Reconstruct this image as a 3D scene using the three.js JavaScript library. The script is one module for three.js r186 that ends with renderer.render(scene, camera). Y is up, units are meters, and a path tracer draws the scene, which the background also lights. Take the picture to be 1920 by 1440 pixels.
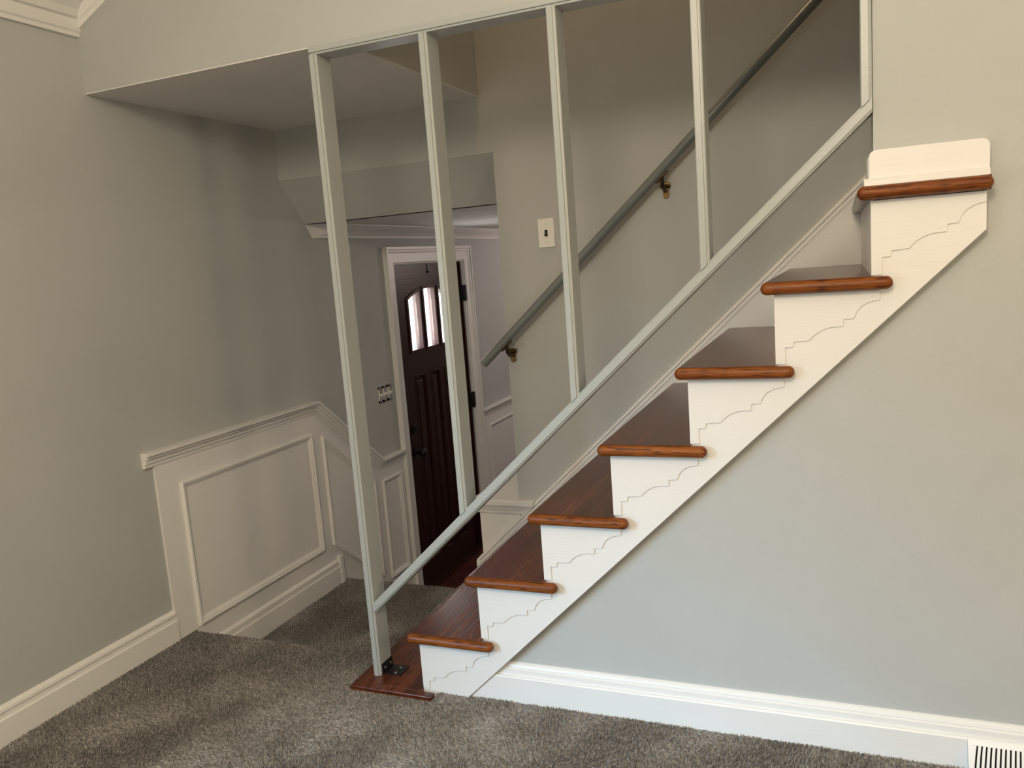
import * as THREE from 'three';
import { RoundedBoxGeometry } from 'three/addons/geometries/RoundedBoxGeometry.js';
import { mergeGeometries } from 'three/addons/utils/BufferGeometryUtils.js';
import { RectAreaLightUniformsLib } from 'three/addons/lights/RectAreaLightUniformsLib.js';

// ------------------------------------------------------------------ camera, light, exposure
RectAreaLightUniformsLib.init();
const scene = new THREE.Scene();
const renderer = new THREE.WebGLRenderer({ antialias: true });
renderer.toneMapping = THREE.LinearToneMapping;
renderer.toneMappingExposure = 1.0;
renderer.shadowMap.enabled = true;
renderer.shadowMap.type = THREE.PCFSoftShadowMap;

const camera = new THREE.PerspectiveCamera(50.926, 4 / 3, 0.05, 60);
{
  const right = new THREE.Vector3(0.92484, -0.07440, -0.37302);
  const up = new THREE.Vector3(0.01345, 0.98647, -0.16340);
  const back = new THREE.Vector3(0.38013, 0.14610, 0.91332);
  camera.quaternion.setFromRotationMatrix(new THREE.Matrix4().makeBasis(right, up, back));
  camera.position.set(1.272, 1.346, 2.12);
}
// hazy daylight outside the house; it comes in through the door lights and the living-room window
scene.background = new THREE.Color(1.0, 0.97, 0.92);
scene.backgroundIntensity = 2.6;
// the brightest part of the hazy sky: cool, very soft light falling in through window_1, low across the carpet and the stair
const WIN = { z0: 1.9, z1: 4.4, y0: 0.25, y1: 2.0 };
const sun = new THREE.DirectionalLight(new THREE.Color(0.43, 0.77, 1.10), 6.0);
sun.position.set(-5.0 + 1, 4.1 + 0.5, 7.7); sun.target.position.set(1, 0.5, 0);
sun.castShadow = true; sun.shadow.radius = 60; sun.shadow.mapSize.set(4096, 4096);
Object.assign(sun.shadow.camera, { left: -7, right: 7, top: 6, bottom: -6, near: 0.1, far: 24 });
scene.add(sun, sun.target);
// daylight from the porch behind the three panes of the front door (door_1 below)
const porchLight = new THREE.RectAreaLight(new THREE.Color(1.0, 0.94, 0.88), 16, 0.56, 0.36);
porchLight.position.set(-1.262, 1.05, -2.47); porchLight.lookAt(0, 1.05, -2.47);
scene.add(porchLight);
// tungsten lamps of the two rooms and the upper hall: positions and strengths; the fittings are built at the end
const LAMP = [1.0, 2.5, 2.9], LAMP_INTENSITY = 12.2;
const FLOOR_LAMP = [3.6, 1.75, 2.0], FLOOR_LAMP_INTENSITY = 4.2;
const UPPER_LAMP = [0.10, 3.85, -0.62], UPPER_LAMP_INTENSITY = 2.3;
const ENTRY_LAMP = [0.0, 1.44, -3.85], ENTRY_LAMP_INTENSITY = 1.1;

// ------------------------------------------------------------------ helpers
let seed = 7;
const rnd = () => { seed = (seed * 1664525 + 1013904223) >>> 0; return seed / 4294967296; };
const taken = new Map();
function numbered(n) { const k = taken.get(n) || 0; taken.set(n, k + 1); return k ? `${n}_${String(k).padStart(3, '0')}` : n; }
const V2 = (x, y) => new THREE.Vector2(x, y);

// uv in metres, projected along the main axis of each face; grain: the axis that u follows
function uvm(g, grain) {
  g = g.index ? g.toNonIndexed() : g;
  const p = g.attributes.position, n = p.count, uv = new Float32Array(n * 2);
  const a = new THREE.Vector3(), b = new THREE.Vector3(), c = new THREE.Vector3(), e = new THREE.Vector3();
  for (let i = 0; i < n; i += 3) {
    a.fromBufferAttribute(p, i); b.fromBufferAttribute(p, i + 1); c.fromBufferAttribute(p, i + 2);
    e.copy(b).sub(a).cross(c.clone().sub(a));
    const ax = Math.abs(e.x), ay = Math.abs(e.y), az = Math.abs(e.z);
    const drop = ax >= ay && ax >= az ? 'x' : ay >= az ? 'y' : 'z';
    let ks = ['x', 'y', 'z'].filter((k) => k !== drop);
    if (drop === 'x') ks = ['z', 'y'];
    if (grain && ks[1] === grain) ks = [ks[1], ks[0]];
    [a, b, c].forEach((v, j) => { uv[(i + j) * 2] = v[ks[0]]; uv[(i + j) * 2 + 1] = v[ks[1]]; });
  }
  g.setAttribute('uv', new THREE.BufferAttribute(uv, 2));
  return g;
}
function bx(x0, x1, y0, y1, z0, z1, r = 0) {
  const w = x1 - x0, h = y1 - y0, d = z1 - z0;
  let g = r ? new RoundedBoxGeometry(w, h, d, 2, Math.min(r, w / 2.01, h / 2.01, d / 2.01)) : new THREE.BoxGeometry(w, h, d);
  g.translate((x0 + x1) / 2, (y0 + y1) / 2, (z0 + z1) / 2);
  return g.index ? g.toNonIndexed() : g;
}
const shapeOf = (pts, holes = []) => {
  const s = new THREE.Shape(pts.map((q) => V2(q[0], q[1])));
  for (const h of holes) s.holes.push(new THREE.Path(h.map((q) => V2(q[0], q[1]))));
  return s;
};
// prism with its outline in a plane: 'xy' (extruded z0..z1), 'zy' (extruded x0..x1), 'xz' (extruded y0..y1)
function prism(pts, plane, a0, a1, holes = [], bevel = 0, seg = 2) {
  const opt = { depth: a1 - a0 - 2 * bevel, bevelEnabled: bevel > 0, bevelSize: bevel, bevelThickness: bevel, bevelSegments: seg, bevelOffset: -bevel, curveSegments: 12 };
  let g = new THREE.ExtrudeGeometry(shapeOf(pts, holes), opt);
  g.translate(0, 0, bevel);
  g = g.index ? g.toNonIndexed() : g;
  const p = g.attributes.position;
  for (let i = 0; i < p.count; i++) {
    const u = p.getX(i), v = p.getY(i), w = p.getZ(i) + a0;
    if (plane === 'xy') p.setXYZ(i, u, v, w);
    else if (plane === 'zy') p.setXYZ(i, w, v, u);
    else p.setXYZ(i, u, w, v);
  }
  if (plane !== 'xy') for (let i = 0; i < p.count; i += 3) {           // keep the winding after the swap of axes
    const t = [p.getX(i), p.getY(i), p.getZ(i)];
    p.setXYZ(i, p.getX(i + 2), p.getY(i + 2), p.getZ(i + 2)); p.setXYZ(i + 2, ...t);
  }
  g.computeVertexNormals();
  return g;
}
// moulding: profile [[across, out], ...] run along a polyline in a wall plane with mitred corners
function mould(path, profile, map, { closed = false, side = 1, skew0 = 0, skew1 = 0, mitre0 = 0 } = {}) {
  const n = path.length, rings = [];
  const dir = (i, j) => { const d = V2(path[j][0] - path[i][0], path[j][1] - path[i][1]); return d.normalize(); };
  for (let i = 0; i < n; i++) {
    const prev = closed ? (i + n - 1) % n : Math.max(0, i - 1), next = closed ? (i + 1) % n : Math.min(n - 1, i + 1);
    const d0 = prev === i ? dir(i, next) : dir(prev, i), d1 = next === i ? dir(prev, i) : dir(i, next);
    const n0 = V2(-d0.y * side, d0.x * side), n1 = V2(-d1.y * side, d1.x * side);
    const m = n0.clone().add(n1).divideScalar(1 + n0.dot(n1));
    const sk = !closed && i === 0 ? skew0 : !closed && i === n - 1 ? skew1 : 0;
    const mt = !closed && i === 0 ? mitre0 : 0;
    rings.push(profile.map(([a, q]) => map(path[i][0] + m.x * a + d1.x * (sk * a + mt * q), path[i][1] + m.y * a + d1.y * (sk * a + mt * q), q)));
  }
  const pos = [], k = profile.length, tri = (a, b, c) => pos.push(...a, ...b, ...c);
  for (let i = 0; i < (closed ? n : n - 1); i++) {
    const A = rings[i], B = rings[(i + 1) % n];
    for (let j = 0; j < k - 1; j++) { tri(A[j], B[j], B[j + 1]); tri(A[j], B[j + 1], A[j + 1]); }
  }
  if (!closed) {
    const flat = THREE.ShapeUtils.triangulateShape(profile.map((q) => V2(q[0], q[1])), []);
    for (const [a, b, c] of flat) { tri(rings[0][a], rings[0][b], rings[0][c]); tri(rings[n - 1][a], rings[n - 1][c], rings[n - 1][b]); }
  }
  const g = new THREE.BufferGeometry();
  g.setAttribute('position', new THREE.Float32BufferAttribute(pos, 3));
  g.setAttribute('uv', new THREE.Float32BufferAttribute(new Float32Array(pos.length / 3 * 2), 2));
  g.computeVertexNormals();
  return g;
}
function tube(a, b, r, seg = 20, r2 = r) {
  const A = new THREE.Vector3(...a), B = new THREE.Vector3(...b), d = B.clone().sub(A);
  const g = new THREE.CylinderGeometry(r2, r, d.length(), seg);
  g.applyQuaternion(new THREE.Quaternion().setFromUnitVectors(new THREE.Vector3(0, 1, 0), d.clone().normalize()));
  g.translate(...A.add(B).multiplyScalar(0.5).toArray());
  return g.toNonIndexed();
}
function ball(c, r, sx = 1, sy = 1, sz = 1) { const g = new THREE.SphereGeometry(r, 20, 14); g.scale(sx, sy, sz); g.translate(...c); return g.toNonIndexed(); }

function obj(name, geos, m, parent = scene, grain) {
  const list = (Array.isArray(geos) ? geos : [geos]).map((g) => { g = g.index ? g.toNonIndexed() : g; for (const k of Object.keys(g.attributes)) if (!['position', 'normal', 'uv'].includes(k)) g.deleteAttribute(k); return g; });
  const g = uvm(list.length > 1 ? mergeGeometries(list) : list[0], grain);
  const o = new THREE.Mesh(g, m);
  o.name = parent === scene ? numbered(name) : name;
  o.castShadow = o.receiveShadow = true;
  parent.add(o);
  return o;
}
function tag(o, label, category, group, kind) {
  o.userData.label = label; if (category) o.userData.category = category;
  if (group) o.userData.group = group; if (kind) o.userData.kind = kind;
  return o;
}
function thing(name, label, category, group, kind) {
  const o = new THREE.Group(); o.name = numbered(name); scene.add(o);
  return tag(o, label, category, group, kind);
}
const struct = (name, geos, m, label, category) => tag(obj(name, geos, m), label, category, null, 'structure');

// ------------------------------------------------------------------ procedural textures
const hash = (x, y, s) => { let h = Math.imul(x, 374761393) + Math.imul(y, 668265263) + Math.imul(s, 1442695041); h = Math.imul(h ^ (h >>> 13), 1274126177); return ((h ^ (h >>> 16)) >>> 0) / 4294967296; };
function vnoise(x, y, px, py, s) {       // value noise that repeats every px, py cells
  const xi = Math.floor(x), yi = Math.floor(y), fx = x - xi, fy = y - yi;
  const u = fx * fx * (3 - 2 * fx), v = fy * fy * (3 - 2 * fy);
  const X0 = ((xi % px) + px) % px, X1 = (X0 + 1) % px, Y0 = ((yi % py) + py) % py, Y1 = (Y0 + 1) % py;
  return (hash(X0, Y0, s) * (1 - u) + hash(X1, Y0, s) * u) * (1 - v) + (hash(X0, Y1, s) * (1 - u) + hash(X1, Y1, s) * u) * v;
}
function texture(w, h, fn, srgb, sizeU, sizeV) {   // fn(i, j) -> [r, g, b] 0..1; sizes in metres
  const d = new Uint8Array(w * h * 4);
  for (let j = 0; j < h; j++) for (let i = 0; i < w; i++) {
    const c = fn(i / w, j / h), k = (j * w + i) * 4;
    d[k] = Math.max(0, Math.min(255, c[0] * 255)); d[k + 1] = Math.max(0, Math.min(255, c[1] * 255)); d[k + 2] = Math.max(0, Math.min(255, c[2] * 255)); d[k + 3] = 255;
  }
  const t = new THREE.DataTexture(d, w, h);
  t.wrapS = t.wrapT = THREE.RepeatWrapping; t.magFilter = THREE.LinearFilter; t.minFilter = THREE.LinearMipmapLinearFilter; t.generateMipmaps = true;
  t.repeat.set(1 / sizeU, 1 / sizeV);
  if (srgb) t.colorSpace = THREE.SRGBColorSpace;
  t.needsUpdate = true;
  return t;
}
const grey = (v) => [v, v, v];
const fbm = (u, v, f, o, s) => { let a = 0, t = 0, g = 1; for (let i = 0; i < o; i++) { a += g * vnoise(u * f, v * f, f, f, s + i); t += g; f *= 2; g *= 0.5; } return a / t; };

const rollerBump = texture(512, 512, (u, v) => grey(0.5 * vnoise(u * 128, v * 128, 128, 128, 1) + 0.5 * vnoise(u * 60, v * 60, 60, 60, 2)), false, 0.35, 0.35);
const wallTone = texture(256, 256, (u, v) => { const t = 0.975 + 0.05 * (fbm(u, v, 5, 4, 9) - 0.5); return [t, t, t]; }, true, 1.7, 1.7);
const brushBump = texture(512, 256, (u, v) => grey(0.6 * vnoise(u * 6, v * 90, 6, 90, 4) + 0.4 * vnoise(u * 12, v * 200, 12, 200, 5)), false, 0.6, 0.3);

// oak stained red-brown, grain along u; 1.2 m x 0.3 m
function oak(s, lo, hi, dark) {
  return texture(1024, 512, (u, v) => {
    const bend = 0.02 * (vnoise(u * 4, v * 3, 4, 3, s + 40) - 0.5);
    const w = v + bend;
    const broad = vnoise(u * 3, w * 14, 3, 14, s), mid = vnoise(u * 6, w * 60, 6, 60, s + 1), fine = vnoise(u * 14, w * 190, 14, 190, s + 2);
    const t = 0.45 * broad + 0.35 * mid + 0.2 * fine;
    const pore = Math.pow(Math.max(0, vnoise(u * 46, w * 150, 46, 150, s + 3) - 0.5) / 0.5, 1.1) * (0.35 + 0.65 * mid);
    const k = Math.min(1, pore * 0.95);
    return [0, 1, 2].map((c) => (lo[c] + (hi[c] - lo[c]) * t) * (1 - k) + dark[c] * k);
  }, true, 1.2, 0.3);
}
const oakMap = oak(11, [0.21, 0.085, 0.042], [0.49, 0.245, 0.125], [0.10, 0.04, 0.02]);
const oakMap2 = oak(57, [0.20, 0.08, 0.04], [0.47, 0.235, 0.12], [0.10, 0.04, 0.02]);
const oakNose = oak(83, [0.34, 0.16, 0.05], [0.66, 0.39, 0.14], [0.15, 0.055, 0.02]);
const oakBump = texture(1024, 512, (u, v) => grey(0.5 * vnoise(u * 14, v * 120, 14, 120, 70) + 0.5 * vnoise(u * 30, v * 190, 30, 190, 71)), false, 1.2, 0.3);

// cut-pile carpet: 2 m tile of nap patches and 0.5 m tile of tufts
const carpetMap = texture(1024, 1024, (u, v) => {
  const nap = fbm(u + 0.05 * vnoise(u * 5, v * 5, 5, 5, 90), v, 5, 3, 21);
  const tuft = 0.55 * vnoise(u * 340, v * 340, 340, 340, 22) + 0.45 * hash(Math.floor(u * 1024), Math.floor(v * 1024), 23);
  const t = 0.72 + 0.34 * (nap - 0.5) + 0.52 * (tuft - 0.5), warm = 0.03 * (vnoise(u * 170, v * 170, 170, 170, 25) - 0.5);
  return [0.72 * t + warm, 0.69 * t, 0.66 * t - warm];
}, true, 1.6, 1.6);
const carpetBump = texture(1024, 1024, (u, v) => grey(0.6 * vnoise(u * 256, v * 256, 256, 256, 31) + 0.4 * vnoise(u * 512, v * 512, 512, 512, 32)), false, 1.2, 1.2);
const tileTone = texture(256, 256, (u, v) => { const t = 0.7 + 0.6 * vnoise(u * 60, v * 60, 60, 60, 61) * vnoise(u * 9, v * 9, 9, 9, 62); return [0.34 * t, 0.12 * t, 0.10 * t]; }, true, 0.5, 0.5);
const ribBump = texture(256, 64, (u, v) => grey(vnoise(u * 64, v * 2, 64, 2, 66)), false, 0.35, 0.35);

// ------------------------------------------------------------------ materials
const M = (o) => new THREE.MeshPhysicalMaterial({ side: THREE.DoubleSide, roughness: 0.6, ...o });
const C = (r, g, b) => new THREE.Color().setRGB(r, g, b);
const paintGrey = M({ color: C(0.47, 0.485, 0.475), map: wallTone, roughness: 0.72, bumpMap: rollerBump, bumpScale: 0.00015 });
const paintCeil = M({ color: C(0.78, 0.77, 0.75), map: wallTone, roughness: 0.85, bumpMap: rollerBump, bumpScale: 0.0006 });
const trimWhite = M({ color: C(0.77, 0.765, 0.75), roughness: 0.38, bumpMap: brushBump, bumpScale: 0.0002 });
const frameGrey = M({ color: C(0.40, 0.43, 0.425), roughness: 0.30, bumpMap: brushBump, bumpScale: 0.0002 });
const railGrey = M({ color: C(0.16, 0.18, 0.18), roughness: 0.24, bumpMap: brushBump, bumpScale: 0.0002 });
const treadWood = M({ color: 0xffffff, map: oakMap, roughness: 0.24, specularIntensity: 1.0, bumpMap: oakBump, bumpScale: 0.0003 });
const treadWood2 = M({ color: 0xffffff, map: oakMap2, roughness: 0.24, specularIntensity: 1.0, bumpMap: oakBump, bumpScale: 0.0003 });
const noseWood = M({ color: 0xffffff, map: oakNose, roughness: 0.45, specularIntensity: 0.45, bumpMap: oakBump, bumpScale: 0.0004, clearcoat: 0.12, clearcoatRoughness: 0.25 });
const carpet = M({ color: C(1, 1, 1), map: carpetMap, roughness: 1, bumpMap: carpetBump, bumpScale: 0.003 });
const pileMat = new THREE.MeshStandardMaterial({ color: 0xffffff, roughness: 1, side: THREE.DoubleSide });
const foyerFloorMat = M({ map: tileTone, roughness: 0.5 });
const doorBrown = M({ color: C(0.030, 0.009, 0.006), roughness: 0.36, specularIntensity: 0.4, bumpMap: brushBump, bumpScale: 0.0003 });
const blackMetal = M({ color: C(0.012, 0.012, 0.013), roughness: 0.45, metalness: 0.3 });
const bronze = M({ color: C(0.16, 0.10, 0.04), roughness: 0.3, metalness: 1 });
const darkBronze = M({ color: C(0.06, 0.042, 0.025), roughness: 0.35, metalness: 0.8 });
const plateWhite = M({ color: C(0.78, 0.77, 0.73), roughness: 0.35 });
const steel = M({ color: C(0.55, 0.55, 0.56), roughness: 0.35, metalness: 0.9 });
const cavity = M({ color: C(0.015, 0.015, 0.016), roughness: 0.9 });
const enamel = M({ color: C(0.80, 0.80, 0.79), roughness: 0.35 });
const doorGlass = new THREE.MeshPhysicalMaterial({ color: 0xffffff, roughness: 0.12, transmission: 1, thickness: 0, bumpMap: ribBump, bumpScale: 0.0015 });
const clearGlass = new THREE.MeshPhysicalMaterial({ color: 0xffffff, roughness: 0.02, transmission: 1, thickness: 0 });
const concrete = M({ color: C(0.75, 0.74, 0.70), map: wallTone, roughness: 0.9 });

// ------------------------------------------------------------------ dimensions
const XL = -1.14, ZW = -0.04, ZB = -0.17, ZF = -1.05;       // left wall, living-room face of the stair wall and its back, far stair wall
const RISE = 0.20924, RUN = 0.22281, SOFFIT = 2.035, FOYER = -0.635, LAND = -0.2;
const CEIL0 = 2.36, SLOPE = 0.47, RIDGE_X = 1.6, XR = 4.6, ZFRONT = 5.0;
const ceilY = (x) => (x < RIDGE_X ? CEIL0 + SLOPE * (x - XL) : CEIL0 + SLOPE * (RIDGE_X - XL) - SLOPE * (x - RIDGE_X));
const DOOR = { z0: -2.923, z1: -2.016, y1: 1.41 };
const BOX = { z0: -1.868, z1: -1.716, y0: 0.628, y1: 0.722 };
const onLeft = (x) => (u, v, q) => [x + q, v, u];             // u = z, v = y, out = +x
const onFar = (z) => (u, v, q) => [u, v, z + q];              // u = x, v = y, out = +z
const rect = (u0, u1, v0, v1) => [[u0, v0], [u1, v0], [u1, v1], [u0, v1]];

// ------------------------------------------------------------------ the setting
struct('wall_left', prism([[-4.4, -0.75], [ZFRONT, -0.75], [ZFRONT, 2.6], [ZB, 2.6], [ZB, 4.2], [-4.4, 4.2]], 'zy', XL - 0.12, XL,
  [rect(DOOR.z0, DOOR.z1, FOYER, DOOR.y1), rect(WIN.z0, WIN.z1, WIN.y0, WIN.y1), rect(BOX.z0, BOX.z1, BOX.y0, BOX.y1)]), paintGrey,
  'grey painted side wall with the front door and wainscot', 'wall');
struct('wall_back', prism([[0.12, 0], [1.345, 1.186], [1.345, SOFFIT], [-0.204, SOFFIT], [-0.204, SOFFIT + 0.003], [XL, SOFFIT + 0.003], [XL, CEIL0 + 0.1], [RIDGE_X, ceilY(RIDGE_X) + 0.1], [XR, ceilY(XR) + 0.1], [XR, 0]], 'xy', ZB, ZW), paintGrey,
  'grey wall under and above the open stair with header beam', 'wall');
struct('wall_stairwell', prism([[-0.055, -0.75], [-0.055, 1.81], [XL, 1.81], [XL, 4.2], [3.4, 4.2], [3.4, -0.75]], 'xy', ZF - 0.12, ZF), paintGrey,
  'grey wall behind the staircase carrying the handrail', 'wall');
struct('wall_upper', bx(-0.22, -0.10, SOFFIT + 0.003, 4.2, ZF, ZB), paintGrey, 'side wall of the stairwell opening above the soffit', 'wall');
struct('wall_right', bx(XR, XR + 0.12, 0, 3.2, ZB, ZFRONT), paintGrey, 'grey living-room end wall', 'wall');
struct('wall_front', prism([[XL, 0], [XR, 0], [XR, ceilY(XR) + 0.1], [RIDGE_X, ceilY(RIDGE_X) + 0.1], [XL, CEIL0 + 0.1]], 'xy', ZFRONT, ZFRONT + 0.12), paintGrey, 'grey living-room wall facing the stair', 'wall');
struct('wall_entry', [bx(XL, 1.32, -0.75, 1.75, -4.52, -4.4), bx(1.2, 1.32, -0.75, 1.75, -4.4, ZF - 0.12)], paintGrey, 'grey end walls of the entry hall', 'wall');
struct('wall_landing', [bx(3.4, 3.52, 0, 4.2, ZF, ZB), bx(RIDGE_X - 1.7, 3.4, 3.0, 4.2, ZB, ZB + 0.05)], paintGrey, 'grey upper walls closing the stairwell', 'wall');
struct('ceiling', prism([[XL, CEIL0], [RIDGE_X, ceilY(RIDGE_X)], [XR, ceilY(XR)], [XR, ceilY(XR) + 0.12], [RIDGE_X, ceilY(RIDGE_X) + 0.12], [XL, CEIL0 + 0.12]], 'xy', ZW, ZFRONT), paintCeil,
  'sloping white living-room ceiling', 'ceiling');
struct('ceiling_soffit', [bx(XL, -0.22, SOFFIT, SOFFIT + 0.2, ZF, ZB), bx(-0.22, -0.10, SOFFIT, SOFFIT + 0.003, ZF, ZB), bx(XL, -0.2045, SOFFIT, SOFFIT + 0.003, ZB, ZW)], paintCeil, 'flat white soffit over the entry landing', 'ceiling');
struct('ceiling_bulkhead', prism([[ZF, 1.81], [-1.21, 1.614], [-1.26, 1.614], [-1.26, 1.81]], 'zy', XL, -0.055), paintGrey, 'sloped grey bulkhead over the steps to the door', 'ceiling');
struct('ceiling_entry', bx(XL, 1.2, 1.614, 1.75, -4.4, -1.21), paintCeil, 'low flat ceiling of the entry hall', 'ceiling');
struct('ceiling_stairwell', bx(-0.22, 3.52, 4.2, 4.32, ZF - 0.12, ZB + 0.05), paintCeil, 'ceiling high over the staircase', 'ceiling');

// living-room carpet with a rounded edge over the landing
{
  const nose = (x0, x1, zEdge, yTop, drop) => {   // carpet wrapped over a step edge that faces -z
    const pts = [], r = 0.035;
    pts.push([zEdge + 0.16, yTop]);
    for (let i = 0; i <= 8; i++) { const a = Math.PI / 2 * i / 8; pts.push([zEdge + r - r * Math.sin(a), yTop - r + r * Math.cos(a)]); }
    pts.push([zEdge, yTop - 0.05], [zEdge + 0.018, yTop - 0.065], [zEdge + 0.018, yTop - drop], [zEdge + 0.16, yTop - drop]);
    return prism(pts, 'zy', x0, x1);
  };
  struct('floor', [prism([[XL, -0.04], [-0.252, -0.04], [-0.252, 0.047], [0.052, 0.047], [0.052, ZW], [XR, ZW], [XR, ZFRONT], [XL, ZFRONT]].map((q) => [q[0], q[1]]), 'xz', -0.2, 0),
    nose(XL, -0.252, -0.2, 0, 0.2)], carpet, 'grey-brown cut-pile carpet of the living room', 'floor');
  const st = thing('entry_steps', 'grey-brown carpeted landing and steps going down to the front door', 'steps');
  obj('landing', [bx(XL + 0.001, -0.25, -0.42, LAND, -1.09, -0.2 + 0.018), nose(XL + 0.001, -0.25, -1.245, LAND, 0.218)], carpet, st);
  obj('step', [bx(XL + 0.001, -0.25, FOYER - 0.02, -0.418, -1.36, -1.227), nose(XL + 0.001, -0.25, -1.51, -0.418, 0.217)], carpet, st);
  // cut pile: one short tuft every 5 mm, leaning with the nap
  const tuft = new THREE.ConeGeometry(0.0034, 0.010, 3, 1, true).toNonIndexed(); tuft.translate(0, 0.0035, 0);
  const pile = (parent, name, areas) => {
    const spots = [], step = 0.0045;
    for (const [x0, x1, z0, z1, at] of areas) for (let x = x0; x < x1; x += step) for (let z = z0; z < Math.min(z1, 0.95 - 0.275 * (x + 1.03)); z += step) spots.push([x + (rnd() - 0.5) * step, z + (rnd() - 0.5) * step, at]);
    const im = new THREE.InstancedMesh(tuft, pileMat, spots.length), m = new THREE.Matrix4(), q = new THREE.Quaternion(), c = new THREE.Color(), one = new THREE.Vector3(), p = new THREE.Vector3();
    spots.forEach(([x, z, at], i) => {
      const u = (x + 3) / 1.9, v = (z + 3) / 1.9, nap = Math.min(1, Math.max(0, 0.5 + 1.7 * (0.6 * vnoise((x + 0.7 * z) * 5.5, (z - 0.5 * x) * 2.4, 97, 97, 93) + 0.4 * vnoise(x * 11, z * 8, 97, 97, 94) - 0.5))), y = at(z);
      q.setFromEuler(new THREE.Euler((nap - 0.5) * 1.2 + (rnd() - 0.5) * 0.9 + y[1], rnd() * 6.28, (nap - 0.5) * 1.2 + (rnd() - 0.5) * 0.9, 'XZY'));
      const k = 0.75 + 0.5 * rnd(); one.set(k, 0.8 + 0.5 * rnd(), k);
      im.setMatrixAt(i, m.compose(p.set(x, y[0], z + (y[2] || 0)), q, one));
      const t = (0.5 + 1.0 * rnd()) * (0.74 + 0.5 * nap), w = 0.02 * (rnd() - 0.5);
      im.setColorAt(i, c.setRGB((0.265 + w) * t, 0.255 * t, (0.245 - w) * t));
    });
    im.name = parent === scene ? numbered(name) : name; im.castShadow = im.receiveShadow = true; im.userData.kind = 'stuff'; parent.add(im);
    return im;
  };
  const R = 0.035, over = (edge, top) => (z) => { const s = z - edge; if (s >= R) return [top, 0, 0]; const a = Math.acos(Math.max(0, s / R)); const b = Math.PI / 2 - Math.asin(Math.min(1, s / R)); return [top - R + R * Math.sin(Math.PI / 2 - b), -b, R - s - R * Math.sin(b)]; };
  const flat = (y) => () => [y, 0, 0];
  tag(pile(scene, 'carpet_pile', [[XL + 0.02, -0.255, -0.2, 0.06, over(-0.2, 0)], [XL + 0.02, 1.95, 0.06, 1.25, flat(0)], [0.056, 1.95, -0.01, 0.06, flat(0)]]), 'short grey-brown cut pile covering the living-room floor', 'carpet');
  pile(st, 'pile', [[XL + 0.03, -0.254, -1.245, -0.185, over(-1.245, LAND)]]);
  struct('floor_entry', bx(XL, 1.2, FOYER - 0.1, FOYER, -4.4, -1.35), foyerFloorMat, 'dark red floor of the entry hall', 'floor');
}

// baseboards and crown of the living room
const baseProfile = [[0, 0], [0, 0.018], [0.083, 0.018], [0.086, 0.0105], [0.103, 0.0095], [0.106, 0.0145], [0.115, 0.013], [0.118, 0.007], [0.124, 0.004], [0.125, 0]];
struct('baseboard_left', mould([[-0.098, 0], [ZFRONT, 0]], baseProfile, onLeft(XL)), trimWhite, 'white stepped baseboard along the grey side wall', 'baseboard');
{
  const b = thing('baseboard_back', 'white stepped baseboard running from the stringer foot along the wall', 'baseboard', null, 'structure');
  obj('board', mould([[0.10, 0], [1.548, 0]], [[0, 0], [0, 0.028], [0.083, 0.028], [0.087, 0.025], [0.087, 0]], onFar(ZW)), trimWhite, b);
  obj('board', mould([[1.925, 0], [XR, 0]], [[0, 0], [0, 0.028], [0.083, 0.028], [0.087, 0.025], [0.087, 0]], onFar(ZW)), trimWhite, b);
  obj('cap_moulding', mould([[0.10, 0.087], [XR, 0.087]], [[0, 0], [0, 0.018], [0.019, 0.017], [0.022, 0.012], [0.025, 0.013], [0.032, 0.01], [0.035, 0.006], [0.037, 0]], onFar(ZW)), trimWhite, b);
}
{
  const crown = [[0, 0], [0, 0.012], [0.012, 0.016], [0.018, 0.022], [0.05, 0.034], [0.055, 0.044], [0.075, 0.056], [0.095, 0.078], [0.10, 0.094], [0.115, 0.098], [0.12, 0.108], [0.14, 0.112], [0.14, 0]];
  const t = thing('trim_1', 'cream crown moulding around the sloping living-room ceiling', 'crown moulding', null, 'structure');
  obj('moulding', mould([[ZW, 2.222], [ZFRONT, 2.222]], crown, onLeft(XL)), trimWhite, t);
  const y = (x) => 2.222 + SLOPE * (x - XL);
  obj('moulding', mould([[XL, y(XL) + 0.012], [RIDGE_X, y(RIDGE_X) + 0.012]], crown, onFar(ZW)), trimWhite, t);
  const t2 = struct('trim_2', mould([[-1.212, 1.614], [-4.4, 1.614]], [[0, 0], [0, 0.075], [0.006, 0.075], [0.01, 0.066], [0.018, 0.06], [0.04, 0.03], [0.05, 0.022], [0.053, 0.014], [0.067, 0.01], [0.067, 0]], onLeft(XL), { side: 1, skew0: 0.75, mitre0: 4 }), trimWhite,
    'white crown moulding under the low entry ceiling', 'crown moulding');
}

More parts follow.
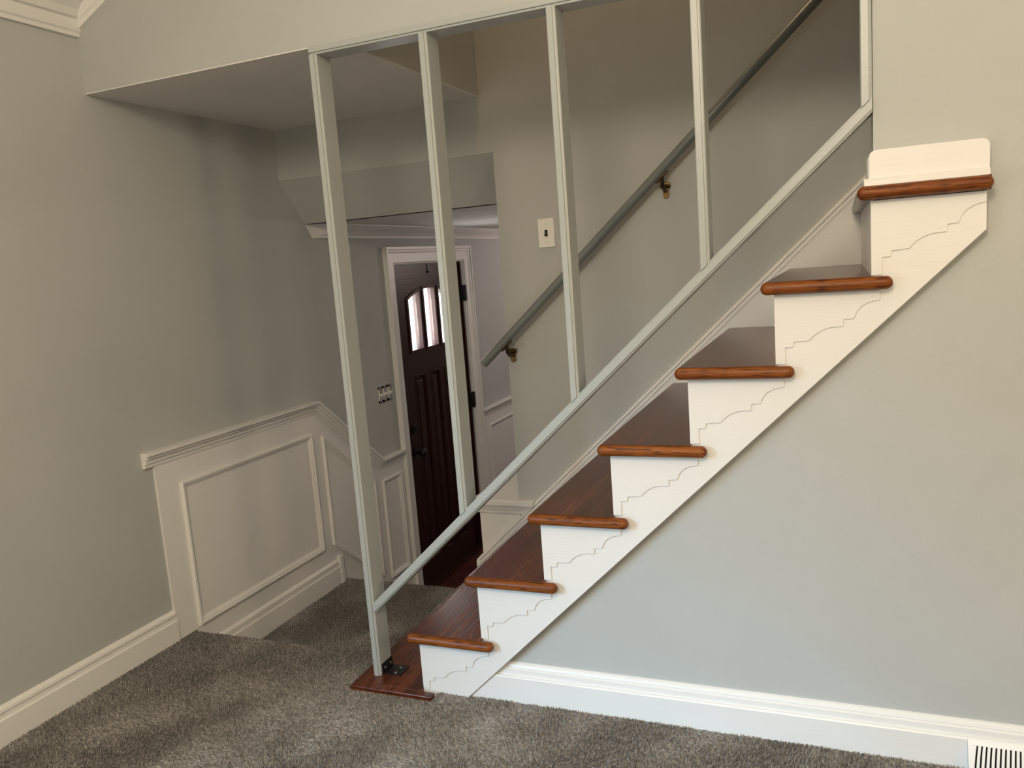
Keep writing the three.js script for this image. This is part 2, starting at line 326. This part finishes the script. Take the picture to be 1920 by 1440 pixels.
// living-room window that lets the daylight in (beside the camera)
{
  const w = thing('window_1', 'white framed living-room window beside the carpet', 'window', null, 'structure');
  const fr = [[0, 0], [0, 0.02], [0.07, 0.016], [0.07, 0]];
  const n = 3, wd = (WIN.z1 - WIN.z0) / n, fx0 = XL - 0.08, fx1 = XL - 0.04, bars = [];
  for (let i = 0; i <= n; i++) { const c = Math.min(WIN.z1 - 0.02, Math.max(WIN.z0 + 0.02, WIN.z0 + i * wd)); bars.push(bx(fx0, fx1, WIN.y0 + 0.04, WIN.y1 - 0.04, c - 0.02, c + 0.02)); }
  obj('window_frame', [mould([[WIN.z0, WIN.y0], [WIN.z1, WIN.y0], [WIN.z1, WIN.y1], [WIN.z0, WIN.y1]], fr, onLeft(XL), { closed: true, side: -1 }),
    bx(fx0, fx1, WIN.y0, WIN.y0 + 0.04, WIN.z0, WIN.z1), bx(fx0, fx1, WIN.y1 - 0.04, WIN.y1, WIN.z0, WIN.z1), ...bars], trimWhite, w);
  for (let i = 0; i < n; i++) obj('pane', bx(XL - 0.063, XL - 0.057, WIN.y0 + 0.04, WIN.y1 - 0.04, WIN.z0 + i * wd + (i ? 0.02 : 0.04), WIN.z0 + (i + 1) * wd - (i < n - 1 ? 0.02 : 0.04)), clearGlass, w);
}
struct('ground_outside', bx(-60, XL - 0.12, -0.9, -0.72, -80, 20), concrete, 'pale paving outside the front door', 'ground');

// ------------------------------------------------------------------ staircase
const stairs = thing('staircase', 'open staircase with stained oak treads and white scalloped stringer', 'staircase');
{
  const T = 0.032, OVER = 0.03, Z0 = ZF + 0.02;
  const xr = (n) => (n - 1) * RUN;
  // base tread at carpet level under the post
  const baseT = obj('base_tread', [bx(-0.252, 0.0, -0.02, 0.015, Z0, 0.02, 0.004), bx(-0.252, 0.052, -0.02, 0.0146, 0.018, 0.047, 0.005)], treadWood, stairs, 'z');
  obj('riser', bx(-0.232, -0.212, LAND, -0.02, Z0, 0.0), trimWhite, stairs);
  const halfRound = (x0, x1, y0, y1) => {             // tread section with a bullnose at x0
    const r = (y1 - y0) / 2, p = [];
    for (let i = 0; i <= 12; i++) { const a = -Math.PI / 2 - Math.PI * i / 12; p.push([x0 + r + r * Math.cos(a), y0 + r + r * Math.sin(a)]); }
    p.push([x1, y1], [x1, y0]);
    return p;
  };
  for (let n = 1; n <= 12; n++) {
    const x = xr(n), top = n * RISE, open = n <= 7, zEnd = open ? 0 : ZB;
    obj('riser', n === 7 ? [bx(x, x + 0.006, top - RISE, top - T, Z0, -0.001), bx(x + 0.006, x + 0.02, top - RISE, top - T, Z0, ZB)] : bx(x, x + 0.02, top - RISE, top - T, Z0, open ? -0.001 : ZB), trimWhite, stairs);
    const wood = n % 2 ? treadWood : treadWood2;
    const geos = [];
    if (n < 7) geos.push(prism(halfRound(x - OVER, xr(n + 1) + 0.004, top - T, top), 'xy', Z0, 0.018));
    else geos.push(prism(halfRound(x - OVER, xr(n + 1) + 0.004, top - T, top), 'xy', Z0, ZB - 0.001));
    if (n === 7) geos.push(prism(halfRound(x - OVER, 1.344, top - T, top), 'xy', ZB - 0.001, 0.018), bx(1.344, 1.582, top - T, top, ZW + 0.001, 0.018));
    const t = obj('tread', geos, wood, stairs, 'z');
    if (open) {
      const x1 = n === 7 ? 1.586 : xr(n + 1) + 0.046;
      obj('nosing', new RoundedBoxGeometry(x1 - x + OVER, T - 0.0006, 0.034, 5, 0.0155).translate((x1 + x - OVER) / 2, top - T / 2 - 0.0003, 0.0185), noseWood, t, 'x');
    }
  }
  // closed stringer with sawtooth top
  const saw = [[0.001, 0.001], [0.158, 0.001], [1.576, 1.345], [1.576, 7 * RISE - T - 0.001]];
  const lower = saw.slice();
  for (let n = 7; n >= 1; n--) { lower.push([xr(n) + 0.001, n * RISE - T - 0.001]); if (n > 1) lower.push([xr(n) + 0.001, (n - 1) * RISE - T - 0.001]); }
  obj('stringer', prism(lower, 'xy', ZW + 0.0005, -0.003, [], 0.0012), trimWhite, stairs);
  // scalloped bracket under every tread end
  const sc = [[0, 0.176], [0.2419, 0.176], [0.2412, 0.1508], [0.2255, 0.1489], [0.2141, 0.1455], [0.1995, 0.1370], [0.1889, 0.1240], [0.1839, 0.1095], [0.1606, 0.1076], [0.1599, 0.0911], [0.1291, 0.0893],
    [0.1126, 0.0841], [0.0988, 0.076], [0.0879, 0.0665], [0.0816, 0.0585], [0.0445, 0.0563], [0.0423, 0.0431], [0.0240, 0.0420], [0.0240, 0.0005], [0, 0.0005]];
  for (let n = 1; n <= 7; n++) {
    const pts = sc.map(([a, b]) => [xr(n) + Math.min(a, n === 7 ? 0.2385 : 1), (n - 1) * RISE + b]);
    if (n === 1) for (const q of pts) q[1] = Math.max(q[1], 0.0155);
    obj('bracket', prism(pts, 'xy', -0.0032, 0.0008, [], 0.0011), trimWhite, stairs);
  }
  // wall cap on the top tread end: rounded board with shoe strip, wrapped round the wall end
  const round = (x0, x1, y0, y1, r) => { const p = [[x0, y0], [x1, y0]]; for (let i = 0; i <= 6; i++) { const a = Math.PI / 2 * i / 6; p.push([x1 - r + r * Math.cos(a), y1 - r + r * Math.sin(a)]); } for (let i = 0; i <= 6; i++) { const a = Math.PI / 2 + Math.PI / 2 * i / 6; p.push([x0 + r + r * Math.cos(a), y1 - r + r * Math.sin(a)]); } return p; };
  const y7 = 7 * RISE;
  const cap = obj('wall_cap', [prism(round(1.334, 1.583, y7, y7 + 0.083, 0.016), 'xy', ZW, -0.012, [], 0.002), bx(1.332, 1.345, y7, y7 + 0.07, ZB, ZW, 0.002)], trimWhite, stairs);
  obj('shoe_strip', [prism([[-0.013, y7], [0.002, y7], [0.001, y7 + 0.012], [-0.006, y7 + 0.018], [-0.013, y7 + 0.019]], 'zy', 1.326, 1.582), bx(1.322, 1.332, y7, y7 + 0.018, ZB, 0.0, 0.003)], trimWhite, cap);
  // skirt board along the far wall
  const L = (x) => 0.278 + 0.935 * x;
  obj('skirt_board', [prism([[-0.278, -0.02], [-0.278, 0.03], [-0.274, 0.042], [-0.262, L(-0.262)], [3.0, L(3.0)], [3.0, L(3.0) - 0.42], [0, -0.1]], 'xy', ZF + 0.0005, ZF + 0.0195),
    mould([[-0.258, L(-0.258)], [3.0, L(3.0)]], [[-0.014, 0.015], [-0.014, 0.0235], [-0.010, 0.0235], [-0.008, 0.0208], [-0.001, 0.0208], [0.004, 0.026], [0.010, 0.024], [0.014, 0.016], [0.016, 0]], onFar(ZF))], trimWhite, stairs);
}

// half wall beside the steps, capped with a moulded rail
{
  const h = thing('half_wall', 'low white half wall with moulded cap beside the bottom stair', 'half wall', null, 'structure');
  obj('wall_face', bx(-0.25, -0.0551, FOYER, 0.30, -1.75, ZF), trimWhite, h);
  obj('cap', bx(-0.275, -0.0551, 0.302, 0.326, -1.77, ZF + 0.035, 0.004), trimWhite, h);
  obj('rail', [bx(-0.056, 0.022, 0.302, 0.326, ZF, ZF + 0.035, 0.003), mould([[-0.268, 0.302], [0.015, 0.302]], [[0, 0], [0, 0.03], [0.008, 0.028], [0.012, 0.02], [0.022, 0.018], [0.026, 0.012], [0.042, 0.009], [0.044, 0]], onFar(ZF), { side: -1 })], trimWhite, h);
}

// ------------------------------------------------------------------ wainscot on the left wall
{
  const w = thing('wainscot', 'white panelled wainscot stepping down beside the carpeted landing', 'wainscot');
  const X = XL + 0.0102;
  obj('backing_board', prism([[-0.097, 0.001], [-0.097, 0.71], [-1.118, 0.71], [-1.655, 0.28], [-1.906, 0.28], [-1.906, FOYER + 0.001], [-1.511, FOYER + 0.001], [-1.511, -0.417], [-1.246, -0.417], [-1.246, LAND + 0.001], [-0.201, LAND + 0.001], [-0.201, 0.001]], 'zy', XL + 0.0005, X), trimWhite, w);
  const rail = [[0, 0], [0, 0.042], [0.011, 0.042], [0.0125, 0.03], [0.015, 0.03], [0.0165, 0.034], [0.024, 0.031], [0.027, 0.022], [0.03, 0.019], [0.032, 0.0225], [0.042, 0.0205], [0.045, 0.013], [0.048, 0.012], [0.049, 0.0155], [0.058, 0.0145], [0.059, 0]];
  obj('chair_rail', mould([[-0.052, 0.757], [-1.12, 0.757], [-1.66, 0.325], [-1.906, 0.325]], rail, onLeft(XL)), trimWhite, w);
  const pm = [[0, 0], [0, 0.009], [0.003, 0.014], [0.009, 0.0145], [0.0115, 0.009], [0.0135, 0.0085], [0.015, 0.0105], [0.023, 0.006], [0.026, 0.0015], [0.029, 0.0015], [0.031, 0]];
  for (const p of [[[-0.206, 0.012], [-0.206, 0.606], [-1.058, 0.606], [-1.058, 0.012]], [[-1.136, 0.014], [-1.136, 0.58], [-1.57, 0.233], [-1.57, -0.333]], [[-1.65, -0.37], [-1.65, 0.206], [-1.856, 0.206], [-1.856, -0.37]]])
    obj('panel_moulding', mould(p, pm, onLeft(X), { closed: true, side: 1 }), trimWhite, w);
  const bp = [[0, 0], [0, 0.016], [0.092, 0.016], [0.095, 0.011], [0.114, 0.010], [0.117, 0.013], [0.124, 0.010], [0.132, 0.003], [0.132, 0]];
  obj('baseboard', mould([[-1.155, LAND], [-0.182, LAND]], bp, onLeft(X)), trimWhite, w);
  obj('end_block', bx(X - 0.005, X + 0.022, LAND, -0.052, -1.186, -1.156, 0.003), trimWhite, w);
  obj('baseboard', mould([[-1.906, FOYER], [-1.53, FOYER]], bp, onLeft(X)), trimWhite, w);
  const w2 = thing('wainscot', 'white panelled wainscot beyond the front door hinges', 'wainscot');
  obj('backing_board', prism(rect(-4.399, -3.046, FOYER + 0.001, 0.30), 'zy', XL + 0.0005, X), trimWhite, w2);
  obj('chair_rail', mould([[-3.046, 0.335], [-4.399, 0.335]], rail, onLeft(XL)), trimWhite, w2);
  obj('panel_moulding', mould([[-3.16, -0.37], [-3.16, 0.206], [-3.98, 0.206], [-3.98, -0.37]], pm, onLeft(X), { closed: true }), trimWhite, w2);
  obj('baseboard', mould([[-4.399, FOYER], [-3.046, FOYER]], bp, onLeft(X)), trimWhite, w2);
}

// ------------------------------------------------------------------ front door
{
  const d = thing('door_1', 'dark brown front door with arched three-pane window and white casing', 'door', null, 'structure');
  obj('casing', mould([[-1.907, FOYER], [-1.907, 1.497], [-3.044, 1.497], [-3.044, FOYER]], [[0, 0], [0, 0.032], [0.014, 0.032], [0.017, 0.024], [0.032, 0.022], [0.036, 0.017], [0.09, 0.014], [0.094, 0.006], [0.1, 0.005], [0.1, -0.004], [0.099, -0.004], [0.099, 0]], onLeft(XL), { side: 1 }), trimWhite, d);
  const xf = XL - 0.03, xb = XL - 0.075, z0 = DOOR.z0 + 0.02, z1 = DOOR.z1 - 0.02, y1 = DOOR.y1 - 0.02;
  obj('jamb', [bx(XL - 0.119, XL, FOYER, DOOR.y1, DOOR.z0 + 0.0005, DOOR.z0 + 0.019), bx(XL - 0.119, XL, FOYER, DOOR.y1, DOOR.z1 - 0.019, DOOR.z1 - 0.0005), bx(XL - 0.119, XL, DOOR.y1 - 0.019, DOOR.y1 - 0.0005, DOOR.z0 + 0.019, DOOR.z1 - 0.019)], doorBrown, d);
  const zc = -2.47, arch = (z) => 1.245 - 0.062 * ((z - zc) / 0.28) ** 2;
  const light = (a, b, g = 0) => { const p = [[a - g, 0.868 - g], [b + g, 0.868 - g]]; for (let i = 0; i <= 8; i++) { const z = b + g + (a - b - 2 * g) * i / 8; p.push([z, arch(z) + g]); } return p; };
  const lights = [[-2.75, -2.598], [-2.546, -2.394], [-2.342, -2.19]], panels = [[-2.727, -2.607], [-2.525, -2.415], [-2.333, -2.213]];
  obj('door_leaf', prism(rect(z0, z1, FOYER + 0.012, y1), 'zy', xb, xf, [...lights.map(([a, b]) => light(a, b)), ...panels.map(([a, b]) => rect(a, b, -0.46, 0.70))]), doorBrown, d);
  for (const [a, b] of lights) {
    const bead = obj('glazing_bead', prism(light(a, b, 0.016), 'zy', xf, xf + 0.008, [light(a, b, -0.004)]), doorBrown, d);
    obj('pane', prism(light(a, b, -0.0005), 'zy', xb + 0.018, xb + 0.024), doorGlass, d);
  }
  for (const [a, b] of panels) {
    obj('panel', [prism(rect(a - 0.0, b, -0.46, 0.70), 'zy', xb + 0.008, xf - 0.016), prism(rect(a + 0.022, b - 0.022, -0.438, 0.678), 'zy', xf - 0.016, xf - 0.004, [], 0.006)], doorBrown, d);
    obj('panel_moulding', mould([[a, -0.46], [a, 0.70], [b, 0.70], [b, -0.46]], [[0, 0], [-0.006, 0.005], [-0.012, 0.006], [-0.016, 0]], onLeft(xf), { closed: true, side: -1 }), doorBrown, d);
  }
  obj('threshold', bx(XL - 0.119, XL + 0.02, FOYER, FOYER + 0.012, DOOR.z0 + 0.02, DOOR.z1 - 0.02, 0.003), doorBrown, d);
  obj('deadbolt', [tube([xf, 0.396, -2.125], [xf + 0.012, 0.396, -2.125], 0.03), bx(xf + 0.012, xf + 0.03, 0.385, 0.407, -2.131, -2.119, 0.003)], blackMetal, d);
  obj('door_knob', [tube([xf, 0.25, -2.125], [xf + 0.008, 0.25, -2.125], 0.034), tube([xf + 0.008, 0.25, -2.125], [xf + 0.04, 0.25, -2.125], 0.012), ball([xf + 0.055, 0.25, -2.125], 0.028, 0.8)], blackMetal, d);
  for (const y of [1.18, 0.435, -0.36]) obj('hinge', [tube([XL + 0.016, y - 0.055, DOOR.z0 + 0.004], [XL + 0.016, y + 0.055, DOOR.z0 + 0.004], 0.010, 12), bx(XL + 0.006, XL + 0.019, y - 0.05, y + 0.05, DOOR.z0 - 0.024, DOOR.z0 + 0.004), bx(XL - 0.028, XL + 0.016, y - 0.05, y + 0.05, DOOR.z0 + 0.0195, DOOR.z0 + 0.024)], blackMetal, d);
  const hk = thing('wreath_hanger', 'small black metal hook over the top edge of the front door', 'hook');
  obj('strap', [bx(xf + 0.0002, xf + 0.004, 1.335, y1 + 0.003, -2.512, -2.486), bx(xf + 0.004, xf + 0.014, 1.335, 1.339, -2.512, -2.486), bx(xf + 0.011, xf + 0.014, 1.339, 1.347, -2.512, -2.486)], blackMetal, hk);
}

// open three-gang switch box without its cover plate
{
  const s = thing('switch_box', 'open three-gang electrical box with bare switches beside the front door', 'switch box');
  const { z0, z1, y0, y1 } = BOX, xi = XL - 0.06;
  obj('box', [bx(xi - 0.004, xi, y0, y1, z0, z1), bx(xi, XL - 0.004, y0, y0 + 0.004, z0, z1), bx(xi, XL - 0.004, y1 - 0.004, y1, z0, z1), bx(xi, XL - 0.004, y0 + 0.004, y1 - 0.004, z0, z0 + 0.004), bx(xi, XL - 0.004, y0 + 0.004, y1 - 0.004, z1 - 0.004, z1)], cavity, s);
  for (let i = 0; i < 3; i++) {
    const zc = z0 + (z1 - z0) * (i + 0.5) / 3, yc = (y0 + y1) / 2;
    const sw = obj('switch', bx(xi + 0.02, XL + 0.001, yc - 0.032, yc + 0.032, zc - 0.013, zc + 0.013, 0.003), plateWhite, s);
    for (const [a, b] of [[yc + 0.012, y1 + 0.001], [y0 - 0.001, yc - 0.012]]) obj('yoke', bx(XL + 0.001, XL + 0.003, a, b, zc - 0.011, zc + 0.011), steel, sw);
    obj('toggle', bx(XL + 0.001, XL + 0.016, yc - 0.006, yc + 0.008, zc - 0.005, zc + 0.005, 0.002), plateWhite, sw);
    for (const y of [y1 - 0.008, y0 + 0.008]) obj('screw', tube([XL + 0.003, y, zc], [XL + 0.005, y, zc], 0.004, 10), darkBronze, sw);
  }
}

// ------------------------------------------------------------------ grey timber screen on the stair side
{
  const s = thing('railing_screen', 'grey painted timber screen of tall posts between stair and header beam', 'railing');
  const zb = -0.103, zf = -0.027, T = 0.025, top = 2.012;
  const P = [-0.203, 0.170, 0.5545, 0.931, 1.3185];
  const L = (x) => 0.28 + 0.9205 * (x + 0.172);          // top line of the sloping rail
  // post section in plan: flat front strip, then a small step back before the wide side
  const plan = (x) => [[x, zb], [x + T, zb], [x + T, zf - 0.007], [x + T - 0.003, zf - 0.0045], [x + 0.0185, zf - 0.004], [x + 0.0175, zf], [x + 0.002, zf], [x, zf - 0.002]];
  P.forEach((x, i) => {
    const g = prism(plan(x), 'xz', i ? 0 : 0.0155, top + 0.001), p = g.attributes.position;
    if (i) for (let k = 0; k < p.count; k++) if (p.getY(k) < 1e-6) p.setY(k, L(p.getX(k)) - 0.004);
    g.computeVertexNormals();
    obj('post', g, frameGrey, s);
  });
  obj('top_rail', [bx(-0.203, 1.3435, top + 0.0065, SOFFIT - 0.0005, zb, zf, 0.002), bx(-0.2, 1.3435, top, top + 0.007, zb, zf - 0.0045, 0.002)], frameGrey, s);
  const sl = (a, b, z1) => prism([[-0.179, L(-0.179) - a], [-0.179, L(-0.179) - b], [1.3435, L(1.3435) - b], [1.3435, L(1.3435) - a]], 'xy', zb, z1, [], 0.002);
  obj('sloping_rail', [sl(0.006, 0.032, zf), sl(0, 0.038, zf - 0.0045)], frameGrey, s);
  const b = obj('floor_bracket', [bx(-0.1778, -0.174, 0.0155, 0.052, -0.103, -0.040), bx(-0.1778, -0.112, 0.0155, 0.019, -0.108, -0.045)], blackMetal, s);
  for (const z of [-0.055, -0.09]) { obj('screw', tube([-0.174, 0.035, z], [-0.172, 0.035, z], 0.005, 10), steel, b); obj('screw', tube([-0.135, 0.019, z], [-0.135, 0.021, z], 0.005, 10), steel, b); }
}

// ------------------------------------------------------------------ wall handrail
{
  const h = thing('handrail', 'round dark grey handrail climbing the wall behind the stair', 'handrail');
  const z = -0.98, Y = (x) => 0.938 + 0.906 * (x + 0.14), r = 0.0178;
  obj('rail', [tube([-0.14, Y(-0.14), z], [2.9, Y(2.9), z], r, 28)], railGrey, h);
  for (const x of [-0.03, 0.652, 1.334, 2.02]) {
    const yr = Y(x) - 0.026, b = new THREE.Group(); b.name = 'bracket'; h.add(b);
    const yw = yr - 0.036;
    const lozenge = []; for (let i = 0; i < 16; i++) { const a = Math.PI * 2 * i / 16; lozenge.push([x + 0.0115 * Math.cos(a), yw - 0.012 + (Math.sin(a) > 0 ? 0.018 : -0.018) + 0.0115 * Math.sin(a)]); }
    obj('wall_plate', [prism(lozenge, 'xy', ZF + 0.0003, ZF + 0.006, [], 0.001), tube([x - 0.019, yw + 0.008, ZF + 0.011], [x + 0.019, yw + 0.008, ZF + 0.011], 0.010, 12)], bronze, b);
    const curve = new THREE.CatmullRomCurve3([new THREE.Vector3(x, yw - 0.012, ZF + 0.005), new THREE.Vector3(x, yw - 0.008, ZF + 0.035), new THREE.Vector3(x, yw + 0.008, z - 0.008), new THREE.Vector3(x, yr + 0.006, z)]);
    obj('arm', new THREE.TubeGeometry(curve, 14, 0.008, 10).toNonIndexed(), darkBronze, b);
    const sd = bx(-0.03, 0.03, -0.004, 0.004, -0.010, 0.010, 0.002); sd.rotateZ(Math.atan(0.906)); sd.translate(x, Y(x) - 0.026, z);
    obj('saddle', sd, darkBronze, b);
  }
}

// light switch on the stair wall
{
  const s = thing('light_switch', 'white wall plate with a dark toggle on the stair wall', 'light switch');
  const x0 = 0.121, x1 = 0.191, y0 = 1.405, y1 = 1.521, xc = 0.156, yc = 1.463;
  obj('plate', prism(rect(x0, x1, y0, y1), 'xy', ZF + 0.0003, ZF + 0.006, [], 0.002), plateWhite, s);
  obj('slot', bx(xc - 0.006, xc + 0.006, yc - 0.013, yc + 0.013, ZF + 0.004, ZF + 0.0064), cavity, s);
  const tg = bx(-0.0045, 0.0045, -0.005, 0.005, 0, 0.013, 0.0015); tg.rotateX(0.5); tg.translate(xc, yc - 0.003, ZF + 0.005);
  obj('toggle', tg, darkBronze, s);
  for (const dy of [-0.036, 0.036]) obj('screw', tube([xc, yc + dy, ZF + 0.006], [xc, yc + dy, ZF + 0.0075], 0.003, 10), steel, s);
}

// ------------------------------------------------------------------ baseboard air register
{
  const v = thing('air_register', 'white metal baseboard air register with curved slots', 'air vent');
  const x0 = 1.5483, x1 = 1.922, zt = -0.016, zb = 0.032, H = 0.0865;
  const zOf = (y) => zt + (zb - zt) * Math.pow(1 - y / H, 0.8);
  const prof = []; for (let i = 0; i <= 8; i++) { const y = H * i / 8; prof.push([zOf(y), y]); }
  const outline = [[ZW + 0.0005, 0.0005], ...prof.map((q, i) => (i ? q : [q[0], 0.0005])), [ZW + 0.0005, H]];
  obj('end_plate', prism(outline, 'zy', x0, x0 + 0.003), enamel, v);
  obj('end_plate', prism(outline, 'zy', x1 - 0.003, x1), enamel, v);
  const strip = (xa, xb, ya, yb, off, lean) => {      // curved strip following the face between two heights
    const pos = [], N = 8, P = (s, k) => { const y = ya + (yb - ya) * s; const dx = lean * Math.pow((H - y) / H, 0.6); return [(k & 1 ? xb : xa) - dx, y, zOf(y) + (k & 2 ? off : off - 0.0025)]; };
    const q = (a, b, c, d) => pos.push(...a, ...b, ...c, ...a, ...c, ...d);
    for (let i = 0; i < N; i++) { const s = i / N, t = (i + 1) / N;
      q(P(s, 2), P(s, 3), P(t, 3), P(t, 2)); q(P(s, 0), P(t, 0), P(t, 1), P(s, 1)); q(P(s, 0), P(s, 2), P(t, 2), P(t, 0)); q(P(s, 1), P(t, 1), P(t, 3), P(s, 3)); }
    const g = new THREE.BufferGeometry(); g.setAttribute('position', new THREE.Float32BufferAttribute(pos, 3)); g.setAttribute('uv', new THREE.Float32BufferAttribute(new Float32Array(pos.length / 3 * 2), 2)); g.computeVertexNormals(); return g;
  };
  obj('face_frame', [strip(x0, x1, 0.074, H, 0, 0), bx(x0, x1, H - 0.0015, H + 0.0003, ZW + 0.018, zt), strip(x0, x1, 0.0005, 0.006, 0, 0), strip(x0 + 0.003, x0 + 0.012, 0.006, 0.074, 0, 0), strip(x1 - 0.012, x1 - 0.003, 0.006, 0.074, 0, 0)], enamel, v);
  obj('backing', strip(x0 + 0.004, x1 - 0.004, 0.003, 0.08, -0.009, 0), cavity, v);
  for (let i = 0; i < 34; i++) { const x = x0 + 0.018 + i * 0.01; const lean = 0.016 * Math.max(-1, 1 - i / 17); obj('slat', strip(x, x + 0.0062, 0.0055, 0.0745, 0.0005, lean), enamel, v); }
}

// ------------------------------------------------------------------ lamps that light the rooms
{
  const l = thing('pendant_lamp', 'warm white drum lamp hanging from the sloping living-room ceiling', 'lamp');
  const [x, y, z] = LAMP, cy = ceilY(x);
  const glow = new THREE.MeshStandardMaterial({ color: 0xffffff, emissive: new THREE.Color(1, 0.78, 0.52), emissiveIntensity: 2, roughness: 0.5 });
  obj('canopy', tube([x, cy - 0.05, z], [x, cy - 0.001, z], 0.06, 24, 0.065), enamel, l);
  obj('stem', tube([x, y + 0.1, z], [x, cy - 0.05, z], 0.008, 12), blackMetal, l);
  obj('shade', tube([x, y - 0.12, z], [x, y + 0.12, z], 0.245, 40), glow, l);
  const p = new THREE.PointLight(new THREE.Color(1.0, 0.84, 0.62), LAMP_INTENSITY, 0, 2);
  p.position.set(x, y, z); p.castShadow = true; p.shadow.radius = 15; p.shadow.mapSize.set(2048, 2048);
  scene.add(p);
}
{
  const l = thing('ceiling_lamp', 'small round glass lamp under the low entry ceiling', 'lamp');
  const [x, y, z] = ENTRY_LAMP;
  obj('canopy', tube([x, 1.575, z], [x, 1.6135, z], 0.07, 24), enamel, l);
  obj('globe', ball([x, y + 0.03, z], 0.11), new THREE.MeshStandardMaterial({ color: 0xffffff, emissive: new THREE.Color(1, 0.80, 0.72), emissiveIntensity: 3, roughness: 0.4 }), l);
  const p = new THREE.PointLight(new THREE.Color(1.0, 0.80, 0.72), ENTRY_LAMP_INTENSITY, 0, 2);
  p.position.set(x, y + 0.03, z); p.castShadow = true; p.shadow.radius = 5; p.shadow.mapSize.set(1024, 1024);
  scene.add(p);
}

{
  const l = thing('floor_lamp', 'floor lamp with a warm lit drum shade at the end of the living room', 'lamp');
  const [x, y, z] = FLOOR_LAMP;
  obj('base', tube([x, 0, z], [x, 0.03, z], 0.15, 28), blackMetal, l);
  obj('pole', tube([x, 0.03, z], [x, y - 0.14, z], 0.012, 14), blackMetal, l);
  obj('shade', tube([x, y - 0.14, z], [x, y + 0.14, z], 0.21, 36, 0.16), new THREE.MeshStandardMaterial({ color: 0xffffff, emissive: new THREE.Color(1, 0.75, 0.45), emissiveIntensity: 1.5, roughness: 0.6 }), l);
  const p = new THREE.PointLight(new THREE.Color(1.0, 0.75, 0.45), FLOOR_LAMP_INTENSITY, 0, 2);
  p.position.set(x, y, z); p.castShadow = true; p.shadow.radius = 11; p.shadow.mapSize.set(1024, 1024);
  scene.add(p);
}
{
  const l = thing('hall_lamp', 'small round glass lamp high above the staircase', 'lamp');
  const [x, y, z] = UPPER_LAMP;
  obj('canopy', tube([x, 4.16, z], [x, 4.199, z], 0.06, 24), enamel, l);
  obj('stem', tube([x, y + 0.1, z], [x, 4.16, z], 0.008, 12), blackMetal, l);
  obj('globe', ball([x, y, z], 0.11), new THREE.MeshStandardMaterial({ color: 0xffffff, emissive: new THREE.Color(1, 0.72, 0.42), emissiveIntensity: 1.5, roughness: 0.4 }), l);
  const p = new THREE.PointLight(new THREE.Color(1.0, 0.68, 0.38), UPPER_LAMP_INTENSITY, 0, 2);
  p.position.set(x, y, z); p.castShadow = true; p.shadow.radius = 5; p.shadow.mapSize.set(1024, 1024);
  scene.add(p);
}

renderer.render(scene, camera);
